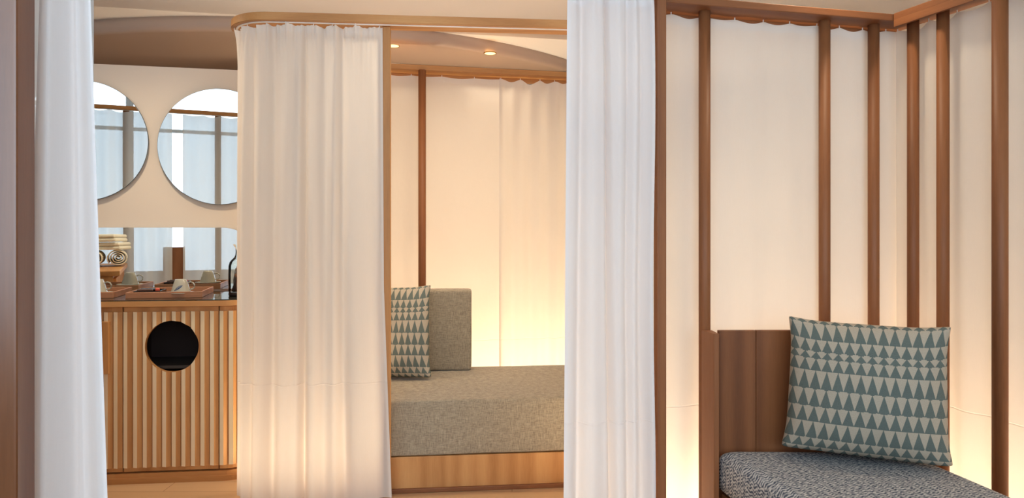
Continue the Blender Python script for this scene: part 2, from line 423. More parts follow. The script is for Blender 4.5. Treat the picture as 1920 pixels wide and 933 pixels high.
# daybed back rail
DB0 = Vector((-1.25, 4.33)); ddb = Vector((math.cos(math.radians(12.7)), math.sin(math.radians(12.7))))
DBC = lambda x: DB0 + ddb*((x-DB0.x)/ddb.x)
rail('curtain_rail', DBC(-1.2), DBC(0.75), H+0.945, 0.13, 0.03, 'timber rail behind the daybed, below the glowing downlights', M['oak_x'], groove=None)
# mirror-side near rail
rail('curtain_rail', (-4.4, 2.14), (-1.20, 2.14), 2.10, 0.06, 0.028, 'timber rail seen reflected across both round mirrors', M['oak_x'], lip=False, groove=0.1)

# daybed front rail with a rounded left end
def front_rail():
    zb = H+0.907; dep = 0.12; tall = 0.037
    a = math.radians(5.6); d = Vector((math.cos(a), math.sin(a))); nrm = Vector((-math.sin(a), math.cos(a)))
    pr = Vector((0.6, 3.55)); r = 0.21
    f0 = Vector((X(505, 3.235), 3.235))                     # front line, start of the bend
    f1 = f0 + d*1.72
    # outer outline: from f1 to f0 along the front, arc to the back direction
    cen = f0 + nrm*r
    outer = [f1, f0]; inner = [f1+nrm*dep, f0+nrm*dep]
    for k in range(1, 17):
        th = k/16*math.radians(82)
        v = -nrm*math.cos(th) - d*math.sin(th)
        outer.append(cen+v*r); inner.append(cen+v*(r-dep))
    bk = (nrm*math.cos(math.radians(8)) - d*math.sin(math.radians(8)))*-1
    tdir = (-d*math.cos(math.radians(82)) + nrm*math.sin(math.radians(82)))
    outer.append(outer[-1]+tdir*0.03); inner.append(inner[-1]+tdir*0.03)
    root = empty('curtain_rail', (f0.x, f0.y, zb), 0, 'timber rail with rounded left end over the long cream curtain', 'curtain rail', 'timber curtain rails')
    bm = bmesh.new()
    n = len(outer)
    ring = []
    for o_, i_ in zip(outer, inner):
        o_ = o_-f0; i_ = i_-f0
        ring.append([bm.verts.new((o_.x, o_.y, 0)), bm.verts.new((o_.x, o_.y, tall)), bm.verts.new((i_.x, i_.y, tall)), bm.verts.new((i_.x, i_.y, 0))])
    for a_, b_ in zip(ring, ring[1:]):
        for k in range(4): bm.faces.new((a_[k], a_[(k+1) % 4], b_[(k+1) % 4], b_[k]))
    bm.faces.new(ring[0]); bm.faces.new(ring[-1][::-1])
    bmesh.ops.recalc_face_normals(bm, faces=bm.faces)
    bmesh.ops.bevel(bm, geom=[e for e in bm.edges if abs(e.verts[0].co.z-e.verts[1].co.z) < 1e-6 and len(e.link_faces) == 2 and e.calc_face_angle(0) > 1.0], offset=0.003, segments=2, affect='EDGES')
    obj('beam', bm, M['oak_x'], root)
    # pale curtain track let into the underside close to the front
    bm = bmesh.new(); ring = []
    for o_, i_ in zip(outer, inner):
        w = (i_-o_).normalized(); p = o_-f0+w*0.020; q = o_-f0+w*0.030
        ring.append([bm.verts.new((p.x, p.y, -0.004)), bm.verts.new((p.x, p.y, 0.002)), bm.verts.new((q.x, q.y, 0.002)), bm.verts.new((q.x, q.y, -0.004))])
    for a_, b_ in zip(ring, ring[1:]):
        for k in range(4): bm.faces.new((a_[k], a_[(k+1) % 4], b_[(k+1) % 4], b_[k]))
    bm.faces.new(ring[0]); bm.faces.new(ring[-1][::-1]); bmesh.ops.recalc_face_normals(bm, faces=bm.faces)
    obj('track', bm, M['white_plastic'], root)
    return outer, inner, zb
FR_OUT, FR_IN, FR_Z = front_rail()

# ------------------------------------------------------------------ posts
def post(px, d, r, top, mat, label, group, square=None, rz=0):
    x = X(px, d)
    bm = bmesh.new()
    if square: box(bm, (0, 0, top/2), (square[0], square[1], top), 0.004, 2)
    else:
        cyl(bm, (0, 0, 0), (0, 0, top), r, seg=28)
    return tag(obj('timber_post', bm, mat, loc=(x, d, 0), rot=(0, 0, rz)), label, 'post', group)
G = 'round timber posts of the right booth'
pr = 0.0222
for px, d, lab in ((1321, 2.86, 'round timber post behind the upright wing of the bench, first right of the white curtain'),
                   (1546, 2.99, 'round timber post rising behind the left corner of the triangle pillow'),
                   (1638, 3.05, 'round timber post just left of the inside corner'),
                   (1712, 2.99, 'round timber post just right of the inside corner'),
                   (1768, 2.84, 'round timber post beside the right edge of the triangle pillow'),
                   (1875, 2.56, 'round timber post nearest the right edge of the photo')):
    post(px, d, pr*(1.12 if px > 1850 else 1), RZ, M['teak_z'], lab, G)
post(1237.5, 2.70, 0, RZ+0.03, M['teak_z'], 'square timber post at the right edge of the white foreground curtain', 'square booth posts', square=(0.036, 0.036), rz=math.radians(12))
post(725.5, 3.345, 0, FR_Z, M['oak_z'], 'slim timber post between the long cream curtain and the daybed', 'square booth posts', square=(0.035, 0.035), rz=math.radians(5))
post(791.5, 4.43, 0.0225, H+0.945, M['teak_z'], 'thin round post rising behind the daybed cushion', None)
bm = bmesh.new(); box(bm, (0, 0, 1.45), (0.10, 0.062, 2.9), 0.005, 2)
tag(obj('timber_post', bm, M['teak_gloss'], loc=(-0.997-0.05, 1.5325, 0)), 'thick timber post at the far left edge of the photo', 'post')
for px_, lb in ((-2.13, 'timber post seen reflected inside the left round mirror'), (-1.483, 'timber post seen reflected inside the right round mirror')):
    post(0, 2.1, 0, 2.1, M['teak_z'], lb, None, square=(0.045, 0.045)).location = (px_, 2.12, 0)

# ------------------------------------------------------------------ curtains
def resample(path, n):
    pts = [Vector(p) for p in path]; L = [0]
    for a, b in zip(pts, pts[1:]): L.append(L[-1]+(b-a).length)
    out = []
    for i in range(n):
        s = L[-1]*i/(n-1); k = 0
        while k < len(L)-2 and s > L[k+1]: k += 1
        t = (s-L[k])/max(1e-9, L[k+1]-L[k]); out.append(pts[k].lerp(pts[k+1], t))
    return out, L[-1]
def curtain(label, path, ztop, zbot, fold, mat, sag=0.012, pitch=0.11, group=None, du=0.004, dz=0.035, shape=None, hooks=True, seed=0, pinch=0.0):
    """fold(s, v) -> offset along the normal; v is 0 at the top and 1 at the floor; shape(s, v) -> sideways shift along the path"""
    rnd = random.Random(seed)
    L = resample(path, 3)[1]; n = max(20, int(L/du)); pts, L = resample(path, n)
    nz_ = int((ztop-zbot)/dz); zs = []
    for j in range(nz_+1):
        t = j/nz_; zs.append(t)
    extra = [0.004, 0.008, 0.013, 0.019, 0.026, 0.033]
    zs = sorted(set(zs+extra))
    hk = []; s = 0.015
    while s < L: hk.append((s, rnd.uniform(0.35, 1.35))); s += pitch*rnd.uniform(0.8, 1.2)
    def topsag(s):
        for (a, wa), (b, wb) in zip(hk, hk[1:]):
            if a <= s <= b:
                t = (s-a)/(b-a); return sag*wa*math.sin(PI*t)**1.3
        return 0.0
    # cumulative cloth length for uv
    bm = bmesh.new(); uvl = bm.loops.layers.uv.new('UVMap'); uv2 = bm.loops.layers.uv.new('Hem')
    grid = []; org = Vector((sum(p.x for p in pts)/n, sum(p.y for p in pts)/n, 0))
    S = [L*i/(n-1) for i in range(n)]
    nor = []
    for i in range(n):
        t = (pts[min(i+1, n-1)]-pts[max(i-1, 0)]); t = Vector((t[0], t[1])).normalized(); nor.append((t, Vector((t.y, -t.x))))
    ucum = [0]
    for i in range(1, n):
        ucum.append(ucum[-1]+math.hypot(L/(n-1), fold(S[i], 0.5)-fold(S[i-1], 0.5)))
    for t in zs:
        row = []
        for i in range(n):
            z = ztop + (zbot-ztop)*t
            z -= topsag(S[i])*max(0, 1-t*12)
            off = fold(S[i], t)
            if pinch:
                off += pinch*math.exp(-t/0.035)*math.sin(2*PI*S[i]/(pitch*0.5)+seed)*(0.6+0.4*math.sin(S[i]*31))
            sh = shape(S[i], t) if shape else 0
            tt, nn = nor[i]
            p = Vector((pts[i].x, pts[i].y)) + nn*off + tt*sh
            row.append(bm.verts.new((p.x-org.x, p.y-org.y, z)))
        grid.append(row)
    for j in range(len(grid)-1):
        for i in range(n-1):
            f = bm.faces.new((grid[j][i], grid[j+1][i], grid[j+1][i+1], grid[j][i+1])); f.smooth = True
            for lp, (a, b) in zip(f.loops, ((i, j), (i, j+1), (i+1, j+1), (i+1, j))):
                lp[uvl].uv = (ucum[a], ztop+(zbot-ztop)*zs[b]); lp[uv2].uv = (min(S[a], L-S[a]), (ztop-zbot)*zs[b])
    root = tag(obj('curtain', bm, mat, loc=org), label, 'curtain', group)
    if hooks:
        for s, w in hk:
            i = min(n-1, int(s/L*(n-1)))
            p = Vector((pts[i].x, pts[i].y)) + nor[i][1]*fold(s, 0.0) + nor[i][0]*(shape(s, 0) if shape else 0)
            b2 = bmesh.new(); box(b2, (0, 0, 0), (0.004, 0.003, 0.014), 0.001, 1)
            obj('hook', b2, M['white_plastic'], root, loc=(p.x-org.x, p.y-org.y, ztop+0.002))
    return root
def g(s, c, w): return math.exp(-((s-c)/w)**2)
def nz1(s, seed): return noise.noise(Vector((s, seed*3.7, seed*1.3)))
GC = 'floor length linen curtains'

# A: long cream curtain wrapped round the rounded rail end
pathA = []
mid = [(o_*0.72+i_*0.28) for o_, i_ in zip(FR_OUT, FR_IN)]
d0 = (mid[1]-mid[0]).normalized()
pathA.append(Vector((X(717, 3.31), 0)));
tpar = (pathA[0].x-mid[0].x)/(mid[1].x-mid[0].x); pathA[0] = mid[0].lerp(mid[1], tpar)
for p in mid[1:-1]: pathA.append(p)
pathA.append(mid[-2].lerp(mid[-1], 0.35))
mpx = 3.29/F     # metres per pixel on this curtain
foldsA = [  # (px from the left as seen, depth amplitude towards camera, width px)
    (456, 0.024, 10), (471, -0.014, 6), (490, 0.026, 12), (514, -0.026, 8), (540, 0.034, 15), (563, 0.016, 7), (573, -0.042, 5.0),
    (590, 0.030, 13), (611, -0.012, 10), (628, 0.024, 9), (643, -0.028, 7), (668, 0.014, 20), (703, -0.012, 9)]
def foldA(s, v):
    px = 717 - s/mpx
    # pinch pleats loosen downwards; folds drift a little
    drift = 6*math.sin(v*2.2+px*0.01)
    a = 0.0
    for c, h, w in foldsA:
        k = 0.55+0.6*min(1, v*3) if w < 12 else 0.4+0.9*v
        a += h*k*g(px+drift*0.4, c, w*(1.0+0.35*v))
    a += 0.010*nz1(s*9+v*1.5, 3)*v
    if px < 455: a += 0.014*math.sin((px-455)*0.16)*(0.5+0.5*v)
    a += math.exp(-v/0.035)*(0.013*math.sin(px*0.30+2*math.sin(px*0.05))+0.006*math.sin(px*0.71))
    return -a if False else a
def shapeA(s, v):
    # right hem flares to the right near the floor, waist at the left
    px = 717 - s/mpx
    w = max(0, 1-s/0.25)
    return -(0.010*v + 0.030*max(0, v-0.55)/0.45)*w
# path runs right->left so the normal (t.y,-t.x) points away from camera: flip the sign
cA = curtain('long cream curtain gathered round the rounded rail end, left of the daybed', pathA, FR_Z-0.008, 0.008,
        lambda s, v: -foldA(s, v), M['linen'], sag=0.010, pitch=0.10, group=GC, shape=shapeA, seed=3, du=0.0035)

# B: near left curtain bunch
def foldB(s, v):
    k = s/0.102; pts = [(0, 0.0), (0.30, 0.034), (0.36, 0.036), (0.58, -0.012), (0.64, -0.012), (0.80, 0.020), (0.86, 0.018), (1.01, -0.004)]
    for (a, ya), (b, yb) in zip(pts, pts[1:]):
        if a <= k <= b: return (ya+(yb-ya)*(k-a)/(b-a))*(0.7+0.4*v) + 0.003*nz1(s*14+v, 5)
    return 0.0
def shapeB(s, v):
    k = (s/0.102)
    return (-0.074*(v-0.31))*(1-k) + (0.074*(v-0.31))*k
curtain('bluish white curtain bunched beside the thick post at far left', [(X(74, 1.62), 1.62), (X(165, 1.62), 1.63)], 2.46, 0.01,
        foldB, M['linen_white'], group=GC, shape=shapeB, seed=5, du=0.002, hooks=False)

# C: white foreground curtain in the middle
foldsC = [(1072, 0.012, 10), (1092, -0.020, 6), (1112, 0.026, 16), (1136, -0.030, 4), (1158, 0.022, 12), (1176, -0.016, 5), (1190, 0.016, 9), (1204, -0.018, 7), (1222, 0.014, 6)]
def foldC(s, v):
    px = 1063 + s/(2.66/F)*1.0
    a = 0
    for c, h, w in foldsC:
        cc = c + (14*v if c == 1136 else 0) + (4*v if c != 1136 else 0)*math.sin(c)
        a += h*(0.8+0.4*v)*g(px, cc, w*(1+0.3*v))
    return a*1.35 + 0.006*nz1(s*8+v*1.2, 8)
def shapeC(s, v):
    k = s/0.31
    return -0.016*v*(1-k) + 0.004*math.sin(v*9)*k
curtain('bright white curtain hanging between the daybed opening and the right booth', [(X(1063, 2.63), 2.63), (X(1226, 2.66), 2.66)], RZ-0.004, 0.01,
        foldC, M['linen_white'], sag=0.014, pitch=0.06, group=GC, shape=shapeC, seed=8, du=0.0025, pinch=0.006)

# D: daybed back curtains
def ondb(px, off=0.035):
    # intersection of the view ray with the rail line shifted back
    nrm = Vector((-ddb.y, ddb.x)); p0 = DB0+nrm*off; r = Vector(((px-960)/F, 1.0))
    t = (p0.dot(nrm))/(r.dot(nrm)); return r*t
foldD1 = lambda s, v: 0.006*nz1(s*7+v*0.4, 11)*(0.5+v) + 0.004*math.sin(s*19)
foldD2 = lambda s, v: (0.013*math.sin(s*2*PI/0.115)+0.012*nz1(s*11+v*0.5, 13))*(0.9-0.3*v)
curtain('smooth glowing cream curtain behind the daybed, left panel', [DBC(-1.15)+Vector((0, 0.03)), ondb(940)], H+0.930, 0.01, foldD1, M['linen'], sag=0.008, pitch=0.18, group=GC, seed=11, du=0.008)
curtain('softly pleated cream curtain behind the right half of the daybed', [ondb(936, 0.028), DBC(0.7)+Vector((0, 0.03))], H+0.930, 0.01, foldD2, M['linen'], sag=0.022, pitch=0.11, group=GC, seed=13, du=0.005)
# E/F: right booth
nb = Vector((-dirb.y, dirb.x)); ns = Vector((-dirs.y, dirs.x))
pe0 = pL+nb*0.035-dirb*0.02; pe1 = PC+nb*0.035+dirb*0.055
foldE = lambda s, v: 0.007*math.sin(s*2*PI/0.16+1)*(0.7+0.3*math.sin(s*5)) + 0.010*nz1(s*8+v*0.4, 21)*(0.6+0.6*v)
curtain('warm backlit curtain behind the bench, left of the inside corner', [pe0, pe1], RZ-0.010, 0.01, foldE, M['linen'], sag=0.012, pitch=0.13, group=GC, seed=21, du=0.006)
pf0 = PC+ns*0.04-dirs*0.03; pf1 = PC+ns*0.04+dirs*1.3
foldF = lambda s, v: 0.009*math.sin(s*2*PI/0.15)*(0.7+0.3*math.sin(s*7)) + 0.010*nz1(s*9+v*0.5, 23)*(0.6+0.6*v)
curtain('pale curtain along the right side of the booth, behind the nearest posts', [pf0, pf1], RZ-0.010, 0.01, foldF, M['linen'], sag=0.014, pitch=0.14, group=GC, seed=23, du=0.006)
# G: curtains seen in the mirrors
foldG = lambda s, v: 0.022*math.sin(s*2*PI/0.13) + 0.014*nz1(s*7, 31)
curtain('sheer curtain seen in the left round mirror', [(-4.3, 2.17), (-1.815, 2.17)], 2.09, 0.01, foldG, M['linen_sheer'], sag=0.01, pitch=0.13, group=GC, seed=31, du=0.01, hooks=False)
curtain('sheer curtain seen in the right round mirror', [(-1.74, 2.17), (-1.215, 2.17)], 2.09, 0.01, lambda s, v: 0.012*math.sin(s*2*PI/0.15)+0.006*nz1(s*9, 4), M['linen_sheer'], sag=0.01, pitch=0.13, group=GC, seed=33, du=0.006, hooks=False)

# ------------------------------------------------------------------ downlights
def downlight(loc, label, power=0, group='recessed downlights', r=0.036):
    t = empty('downlight', loc, 0, label, 'ceiling light', group)
    bm = bmesh.new(); lathe(bm, [(r, 0.006), (r, -0.001), (r*1.13, -0.0015), (r*1.15, 0.0), (r*1.13, 0.003)], seg=36)
    obj('bezel', bm, M['brass'], t)
    bm = bmesh.new(); lathe(bm, [(r*0.99, 0.0005), (0, 0.0005)][::-1], seg=36)
    for v in bm.verts: v.co.z -= 0.0015
    obj('lens', bm, M['lamp_glow'], t)
    if power:
        l = bpy.data.lights.new('downlight_beam', 'SPOT'); l.energy = power; l.color = WARM2; l.spot_size = math.radians(150); l.spot_blend = 1.0; l.shadow_soft_size = 0.06
        o = bpy.data.objects.new('downlight_beam', l); COL.objects.link(o); o.parent = t; o.location = (0, 0, -0.02)
    return t
zs = 2.32
d1 = F*1.12/(430-86); d2 = F*1.12/(430-100)
downlight((X(737, d1), d1, zs), 'glowing recessed downlight nearest the slim post', 4)
downlight((X(919, d2), d2, zs), 'glowing recessed downlight further right in the soffit', 4)
downlight((-1.7, 4.9, zs), 'recessed downlight in the soffit behind the mirror wall', 8)
for (x, y, lab, p) in ((-1.75, 3.25, 'added fill downlight, out of view in the white ceiling over the vanity', 26), (0.35, 3.72, 'added fill downlight, out of view in the white ceiling over the right end of the daybed', 17),
                    (1.25, 2.95-0.1, 'added fill downlight, out of view in the white ceiling over the bench', 8), (-0.4, 3.72, 'added fill downlight, out of view in the white ceiling over the daybed', 17)):
    downlight((x, y, CEIL), lab, p)  # unseen fixtures added above the frame as warm fill for the interior

# ------------------------------------------------------------------ mirrors
def round_mirror(px, py, r, label):
    # centre: ray to the wall plane
    n2 = vn; rr = Vector(((px-960)/F, 1.0)); p0 = VP0+vn*0.02; t = p0.dot(n2)/rr.dot(n2); p = rr*t
    t_ = empty('round_mirror', (p.x, p.y, Z(py, p.y)), VA, label, 'mirror', 'round wall mirrors')
    bm = bmesh.new(); cyl(bm, (0, 0.003, 0), (0, 0.016, 0), r*0.93, seg=64)
    cyl(bm, (0, -0.002, 0), (0, 0.004, 0), r, seg=128); obj('backing', bm, M['mirror_edge'], t_)
    bm = bmesh.new(); cyl(bm, (0, -0.0062, 0), (0, -0.0021, 0), r*0.992, seg=128); obj('glass', bm, M['mirror'], t_)
    return t_
round_mirror(412, 275, 0.3175, 'round mirror beside the long cream curtain, right of the two')
round_mirror(157, 263.5, 0.3175, 'round mirror half hidden by the bluish curtain, left of the two')
# low mirror with a big rounded corner standing on the counter
t_ = empty('counter_mirror', (*vw(-0.70, 0.012), 0.875), VA, 'low wide mirror standing at the back of the counter', 'mirror')
zt = 1.210-0.875; hw0, hw1 = -0.95, 0.765; rc = 0.12
for nm, off, th, mt in (('backing', 0.004, 0.008, M['mirror_edge']), ('glass', -0.004, 0.0078, M['mirror'])):
    poly = [(hw0, 0), (hw1, 0)] + [(hw1-rc+rc*math.cos(a*PI/24), zt-rc*0.55+rc*0.55*math.sin(a*PI/24)) for a in range(0, 13)] + [(hw0, zt)]
    bm = bmesh.new()
    a = [bm.verts.new((x, off-th/2, z)) for x, z in poly]; b = [bm.verts.new((x, off+th/2, z)) for x, z in poly]
    k = len(poly)
    for i in range(k): bm.faces.new((a[i], b[i], b[(i+1) % k], a[(i+1) % k]))
    bm.faces.new(a); bm.faces.new(b[::-1]); bmesh.ops.recalc_face_normals(bm, faces=bm.faces)
    obj(nm, bm, mt, t_)

# ------------------------------------------------------------------ vanity cabinet
CA = math.radians(6.4)
cf = Vector((X(229.5, 3.518), 3.518)); cd = Vector((math.cos(CA), math.sin(CA))); cn = Vector((-math.sin(CA), math.cos(CA)))
cab = empty('vanity_cabinet', (cf.x, cf.y, 0), CA, 'slatted wooden vanity cabinet with a round black opening', 'cabinet')
# local frame: x along the front from the seam at px 229, y into the cabinet
XL, XR, RC = -0.62, 0.558, 0.095
DW = 0.437
ztop = H-0.333; zd0 = Z(884, 3.53); zd1 = Z(575.5, 3.53)
def outline(xl, xr, y0, y1, rc, seg=10):
    pts = [(xl, y0)]
    for k in range(seg+1):
        th = -PI/2 + k/seg*PI/2
        pts.append((xr-rc+rc*math.cos(th), y0+rc+rc*math.sin(th)))
    pts += [(xr, y1), (xl, y1)]
    return pts
bm = bmesh.new(); prism(bm, outline(XL, XR-0.012, 0.030, 0.50, RC), zd0-0.005, ztop-0.034)
body = obj('carcass', bm, M['oak_z'], cab)
bm = bmesh.new(); prism(bm, outline(XL, XR+0.004, -0.012, 0.52, RC+0.01), ztop-0.031, ztop-0.005); bmesh.ops.recalc_face_normals(bm, faces=bm.faces)
obj('worktop', bm, M['oak_x'], cab)
bm = bmesh.new(); prism(bm, outline(XL, XR-0.002, -0.008, 0.515, RC+0.006), ztop-0.005, ztop)
obj('glass_top', bm, M['dark_glass'], cab)
bm = bmesh.new(); prism(bm, outline(XL, XR-0.004, 0.004, 0.50, RC), 0.026, zd0-0.008); prism(bm, outline(XL, XR+0.002, -0.002, 0.50, RC), 0, 0.027)
obj('plinth', bm, M['oak_x'], cab)
def door(x0, x1, hole=None, nslat=10, label=None, curve=False):
    """door leaf with vertical ridged slats: each ridge has a pale left facet and an orange right facet"""
    d = empty('door', (0, 0, 0)); d.parent = cab
    if curve: pl = curve
    else: pl = lambda s: (Vector((x0+s, 0.0)), Vector((1, 0)))
    L = x1-x0; gap = 0.0032
    bm = bmesh.new(); n = 1 if not curve else 14
    A = []
    for k in range(n+1):
        p, t = pl(gap+(L-2*gap)*k/n); nn = Vector((-t.y, t.x)); A.append((p+nn*0.010, p+nn*0.028))
    for (a0, a1), (b0, b1) in zip(A, A[1:]):
        vs = [bm.verts.new((q.x, q.y, z)) for z in (zd0, zd1) for q in (a0, b0, b1, a1)]
        for f in ((0, 1, 5, 4), (1, 2, 6, 5), (2, 3, 7, 6), (3, 0, 4, 7), (3, 2, 1, 0), (4, 5, 6, 7)): bm.faces.new([vs[i] for i in f])
    bmesh.ops.remove_doubles(bm, verts=bm.verts, dist=1e-5)
    leaf = obj('leaf', bm, M['oak_z'], d)
    bm = bmesh.new(); st = L/nslat; z0 = zd0+0.020; z1 = zd1-0.022
    for i in range(nslat):
        s0 = i*st+gap; s1 = s0+st*0.46; s2 = (i+1)*st-gap*0.6
        (p0, t0), (p1, t1), (p2, t2) = pl(s0), pl(s1), pl(s2)
        n0, n1, n2 = (Vector((-t.y, t.x)) for t in (t0, t1, t2))
        q = [p0+n0*0.0102, p0+n0*0.003, p1-n1*0.004, p2+n2*0.007, p2+n2*0.0102]
        lo = [bm.verts.new((a.x, a.y, z0)) for a in q]; hi = [bm.verts.new((a.x, a.y, z1)) for a in q]
        for k in range(5):
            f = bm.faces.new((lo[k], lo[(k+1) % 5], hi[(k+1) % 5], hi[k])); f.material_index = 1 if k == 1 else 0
        bm.faces.new(lo[::-1]); bm.faces.new(hi)
    bmesh.ops.recalc_face_normals(bm, faces=bm.faces)
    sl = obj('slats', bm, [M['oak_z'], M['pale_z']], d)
    if hole:
        for o in (leaf, sl):
            bm = bmesh.new(); cyl(bm, (hole[0], -0.1, hole[1]), (hole[0], 0.15, hole[1]), hole[2], seg=96)
            c = obj('cutter', bm, M['oak_z'], cab); bpy.context.view_layer.update(); boolean(o, c)
    return d
hz = Z(650, 3.53); hx = DW*0.51; hr = 0.122
dr = door(0, DW, (hx, hz, hr))
# hollow in the carcass with dark lining and a shelf
bm = bmesh.new(); box(bm, (DW/2, 0.16, hz), (0.40, 0.30, 0.40)); c = obj('cutter', bm, M['oak_z'], cab); bpy.context.view_layer.update(); boolean(body, c)
bm = bmesh.new()
box(bm, (DW/2, 0.305, hz), (0.396, 0.004, 0.396)); box(bm, (DW/2-0.197, 0.17, hz), (0.004, 0.27, 0.396)); box(bm, (DW/2+0.197, 0.17, hz), (0.004, 0.27, 0.396))
box(bm, (DW/2, 0.17, hz+0.196), (0.39, 0.27, 0.004))
obj('lining', bm, M['black_inside'], cab)
bm = bmesh.new(); box(bm, (DW/2, 0.17, hz-0.104), (0.39, 0.264, 0.014)); obj('shelf', bm, M['dark_steel'], cab)
dl = door(-DW, 0, nslat=10)
# recessed vertical pull on the left door
hb = empty('handle', (0, 0, 0)); hb.parent = dl
bm = bmesh.new(); zc = Z(651, 3.51); box(bm, (-0.069, -0.006, zc), (0.030, 0.022, 0.245), 0.002, 1); box(bm, (-0.094, 0.004, zc), (0.020, 0.012, 0.245), 0.001, 1)
bpy.data.objects.remove(hb); obj('handle', bm, M['oak_z'], dl)
def rcurve(s):
    x = DW+s; flat = XR-RC
    if x <= flat: return Vector((x, 0)), Vector((1, 0))
    th = (x-flat)/RC; return Vector((flat+RC*math.sin(th), RC-RC*math.cos(th))), Vector((math.cos(th), math.sin(th)))
door(DW, DW+0.30, nslat=7, curve=rcurve)

# ------------------------------------------------------------------ things on the counter
CT = ztop
def tray(px, d, w, dep, label):
    t = empty('tray', (X(px, d), d, CT), VA, label, 'tray', 'wooden tea trays')
    bm = bmesh.new(); th = 0.008; hh = 0.030
    for a in ((w/2, th/2, w, th), (w/2, dep-th/2, w, th), (th/2, dep/2, th, dep-2*th), (w-th/2, dep/2, th, dep-2*th)):
        box(bm, (a[0], a[1], hh/2), (a[2], a[3], hh), 0.0015, 1)
    obj('rim', bm, M['tray_red'], t)
    bm = bmesh.new(); box(bm, (w/2, dep/2, 0.006), (w-2*th, dep-2*th, 0.004)); obj('tray_base', bm, M['tray_inside'], t)
    return t
trc = tray(235, 3.585, 0.345, 0.33, 'wooden tea tray in the middle of the counter')
trl = tray(90, 3.56, 0.285, 0.33, 'wooden tea tray partly behind the bluish curtain')
def onto(t, x, y, z=0.008):
    a = t.rotation_euler.z; return (t.location.x+x*math.cos(a)-y*math.sin(a), t.location.y+x*math.sin(a)+y*math.cos(a), CT+z)
def saucer(loc, label):
    bm = bmesh.new(); lathe(bm, [(0, 0), (0.032, 0), (0.036, 0.003), (0.070, 0.012), (0.073, 0.0135), (0.070, 0.0150), (0.034, 0.0065), (0, 0.0058)], seg=48)
    return tag(obj('saucer', bm, M['china'], loc=loc), label, 'saucer', 'china saucers')
def cup(loc, rz, label):
    c = empty('teacup', loc, rz, label, 'cup', 'upturned teacups')
    bm = bmesh.new()   # turned upside down: rim at the bottom
    lathe(bm, [(0.046, 0), (0.0445, 0.006), (0.0400, 0.020), (0.0345, 0.040), (0.029, 0.0555), (0.0265, 0.060), (0.0255, 0.064), (0.0235, 0.064), (0.022, 0.060), (0, 0.060)], seg=48)
    lathe(bm, [(0.046, 0), (0.0435, 0.0005), (0.038, 0.020), (0.0325, 0.038), (0, 0.053)], seg=48)
    obj('bowl', bm, M['china'], c)
    bm = bmesh.new()
    tube(bm, [(0.034, 0, 0.046), (0.046, 0, 0.051), (0.058, 0, 0.047), (0.065, 0, 0.036), (0.064, 0, 0.024), (0.055, 0, 0.015), (0.042, 0, 0.014)], 0.0033, 10)
    obj('handle', bm, M['china'], c)
    # feather motif on the side facing the camera
    bm = bmesh.new()
    def on(a, z):
        r = 0.0463-0.0004-(0.0003 if z < 0.01 else 0)-0.23*max(0, z-0.006)*1.0
        zz = z; prof = [(0.046, 0), (0.0445, 0.006), (0.0400, 0.020), (0.0345, 0.040), (0.029, 0.0555)]
        for (ra, za), (rb, zb) in zip(prof, prof[1:]):
            if za <= zz <= zb: r = ra+(rb-ra)*(zz-za)/(zb-za)
        r += 0.0005; return (r*math.sin(a), -r*math.cos(a), zz)
    for k in range(11):
        t0 = k/11; a0 = -0.45+0.95*t0; z0 = 0.010+0.026*t0; w = 0.16*math.sin(PI*min(1, t0*0.9+0.12))
        p = [on(a0, z0), on(a0+0.05, z0+0.0025), on(a0-w*0.25+0.03, z0+0.0035+w*0.045), on(a0-w*0.35, z0+0.001+w*0.05)]
        q = [on(a0, z0), on(a0+0.02+w*0.7, z0-0.001-w*0.01), on(a0+0.05+w*0.8, z0+0.0015), on(a0+0.05, z0+0.0025)]
        for qd in (p, q): bm.faces.new([bm.verts.new(v) for v in qd])
    obj('feather_motif', bm, M['feather_blue'], c)
    return c
l = onto(trc, 0.235, 0.065); saucer(l, 'china saucer under the cup on the middle tray'); cup((l[0], l[1], l[2]+0.0145), 0.15, 'upturned cup with blue feather on the middle tray')
l = onto(trl, 0.185, 0.10); saucer(l, 'china saucer under the cup beside the bluish curtain'); cup((l[0], l[1], l[2]+0.0145), 0.15, 'upturned cup half hidden beside the bluish curtain')
t = empty('condiment_caddy', onto(trc, 0.02, 0.06), VA, 'black lacquer caddy on the left of the middle tray', 'caddy')
bm = bmesh.new()
box(bm, (0.06, 0.07, 0.003), (0.12, 0.14, 0.006), 0.002, 1)
for c, s in (((0.06, 0.002, 0.012), (0.12, 0.004, 0.022)), ((0.06, 0.138, 0.012), (0.12, 0.004, 0.022)), ((0.002, 0.07, 0.012), (0.004, 0.132, 0.022)), ((0.118, 0.07, 0.012), (0.004, 0.132, 0.022))): box(bm, c, s, 0.001, 1)
obj('caddy_box', bm, M['black_lacquer'], t)
for k, (x, y, rz, mt, nm, lab) in enumerate(((0.045, 0.035, 0.1, 'packet_brown', 'tea_packet', 'brown packet at the front of the black caddy'), (0.05, 0.065, -0.08, 'black_lacquer', 'tea_packet', 'black packet in the middle of the black caddy'),
        (0.045, 0.1, 0.05, 'packet_brown', 'tea_packet', 'brown packet at the back of the black caddy'), (0.098, 0.05, 0.3, 'packet_red', 'sugar_packet', 'small red packet in the black caddy'))):
    bm = bmesh.new(); box(bm, (0, 0, 0.013 if mt != 'packet_red' else 0.014), (0.07 if mt != 'packet_red' else 0.02, 0.024, 0.024), 0.003, 2)
    q = t.location; a = VA
    tag(obj(nm, bm, M[mt], loc=(q.x+x*math.cos(a)-y*math.sin(a), q.y+x*math.sin(a)+y*math.cos(a), q.z+0.006), rot=(0.15, 0, a+rz)), lab, 'packet', 'packets in the caddy')

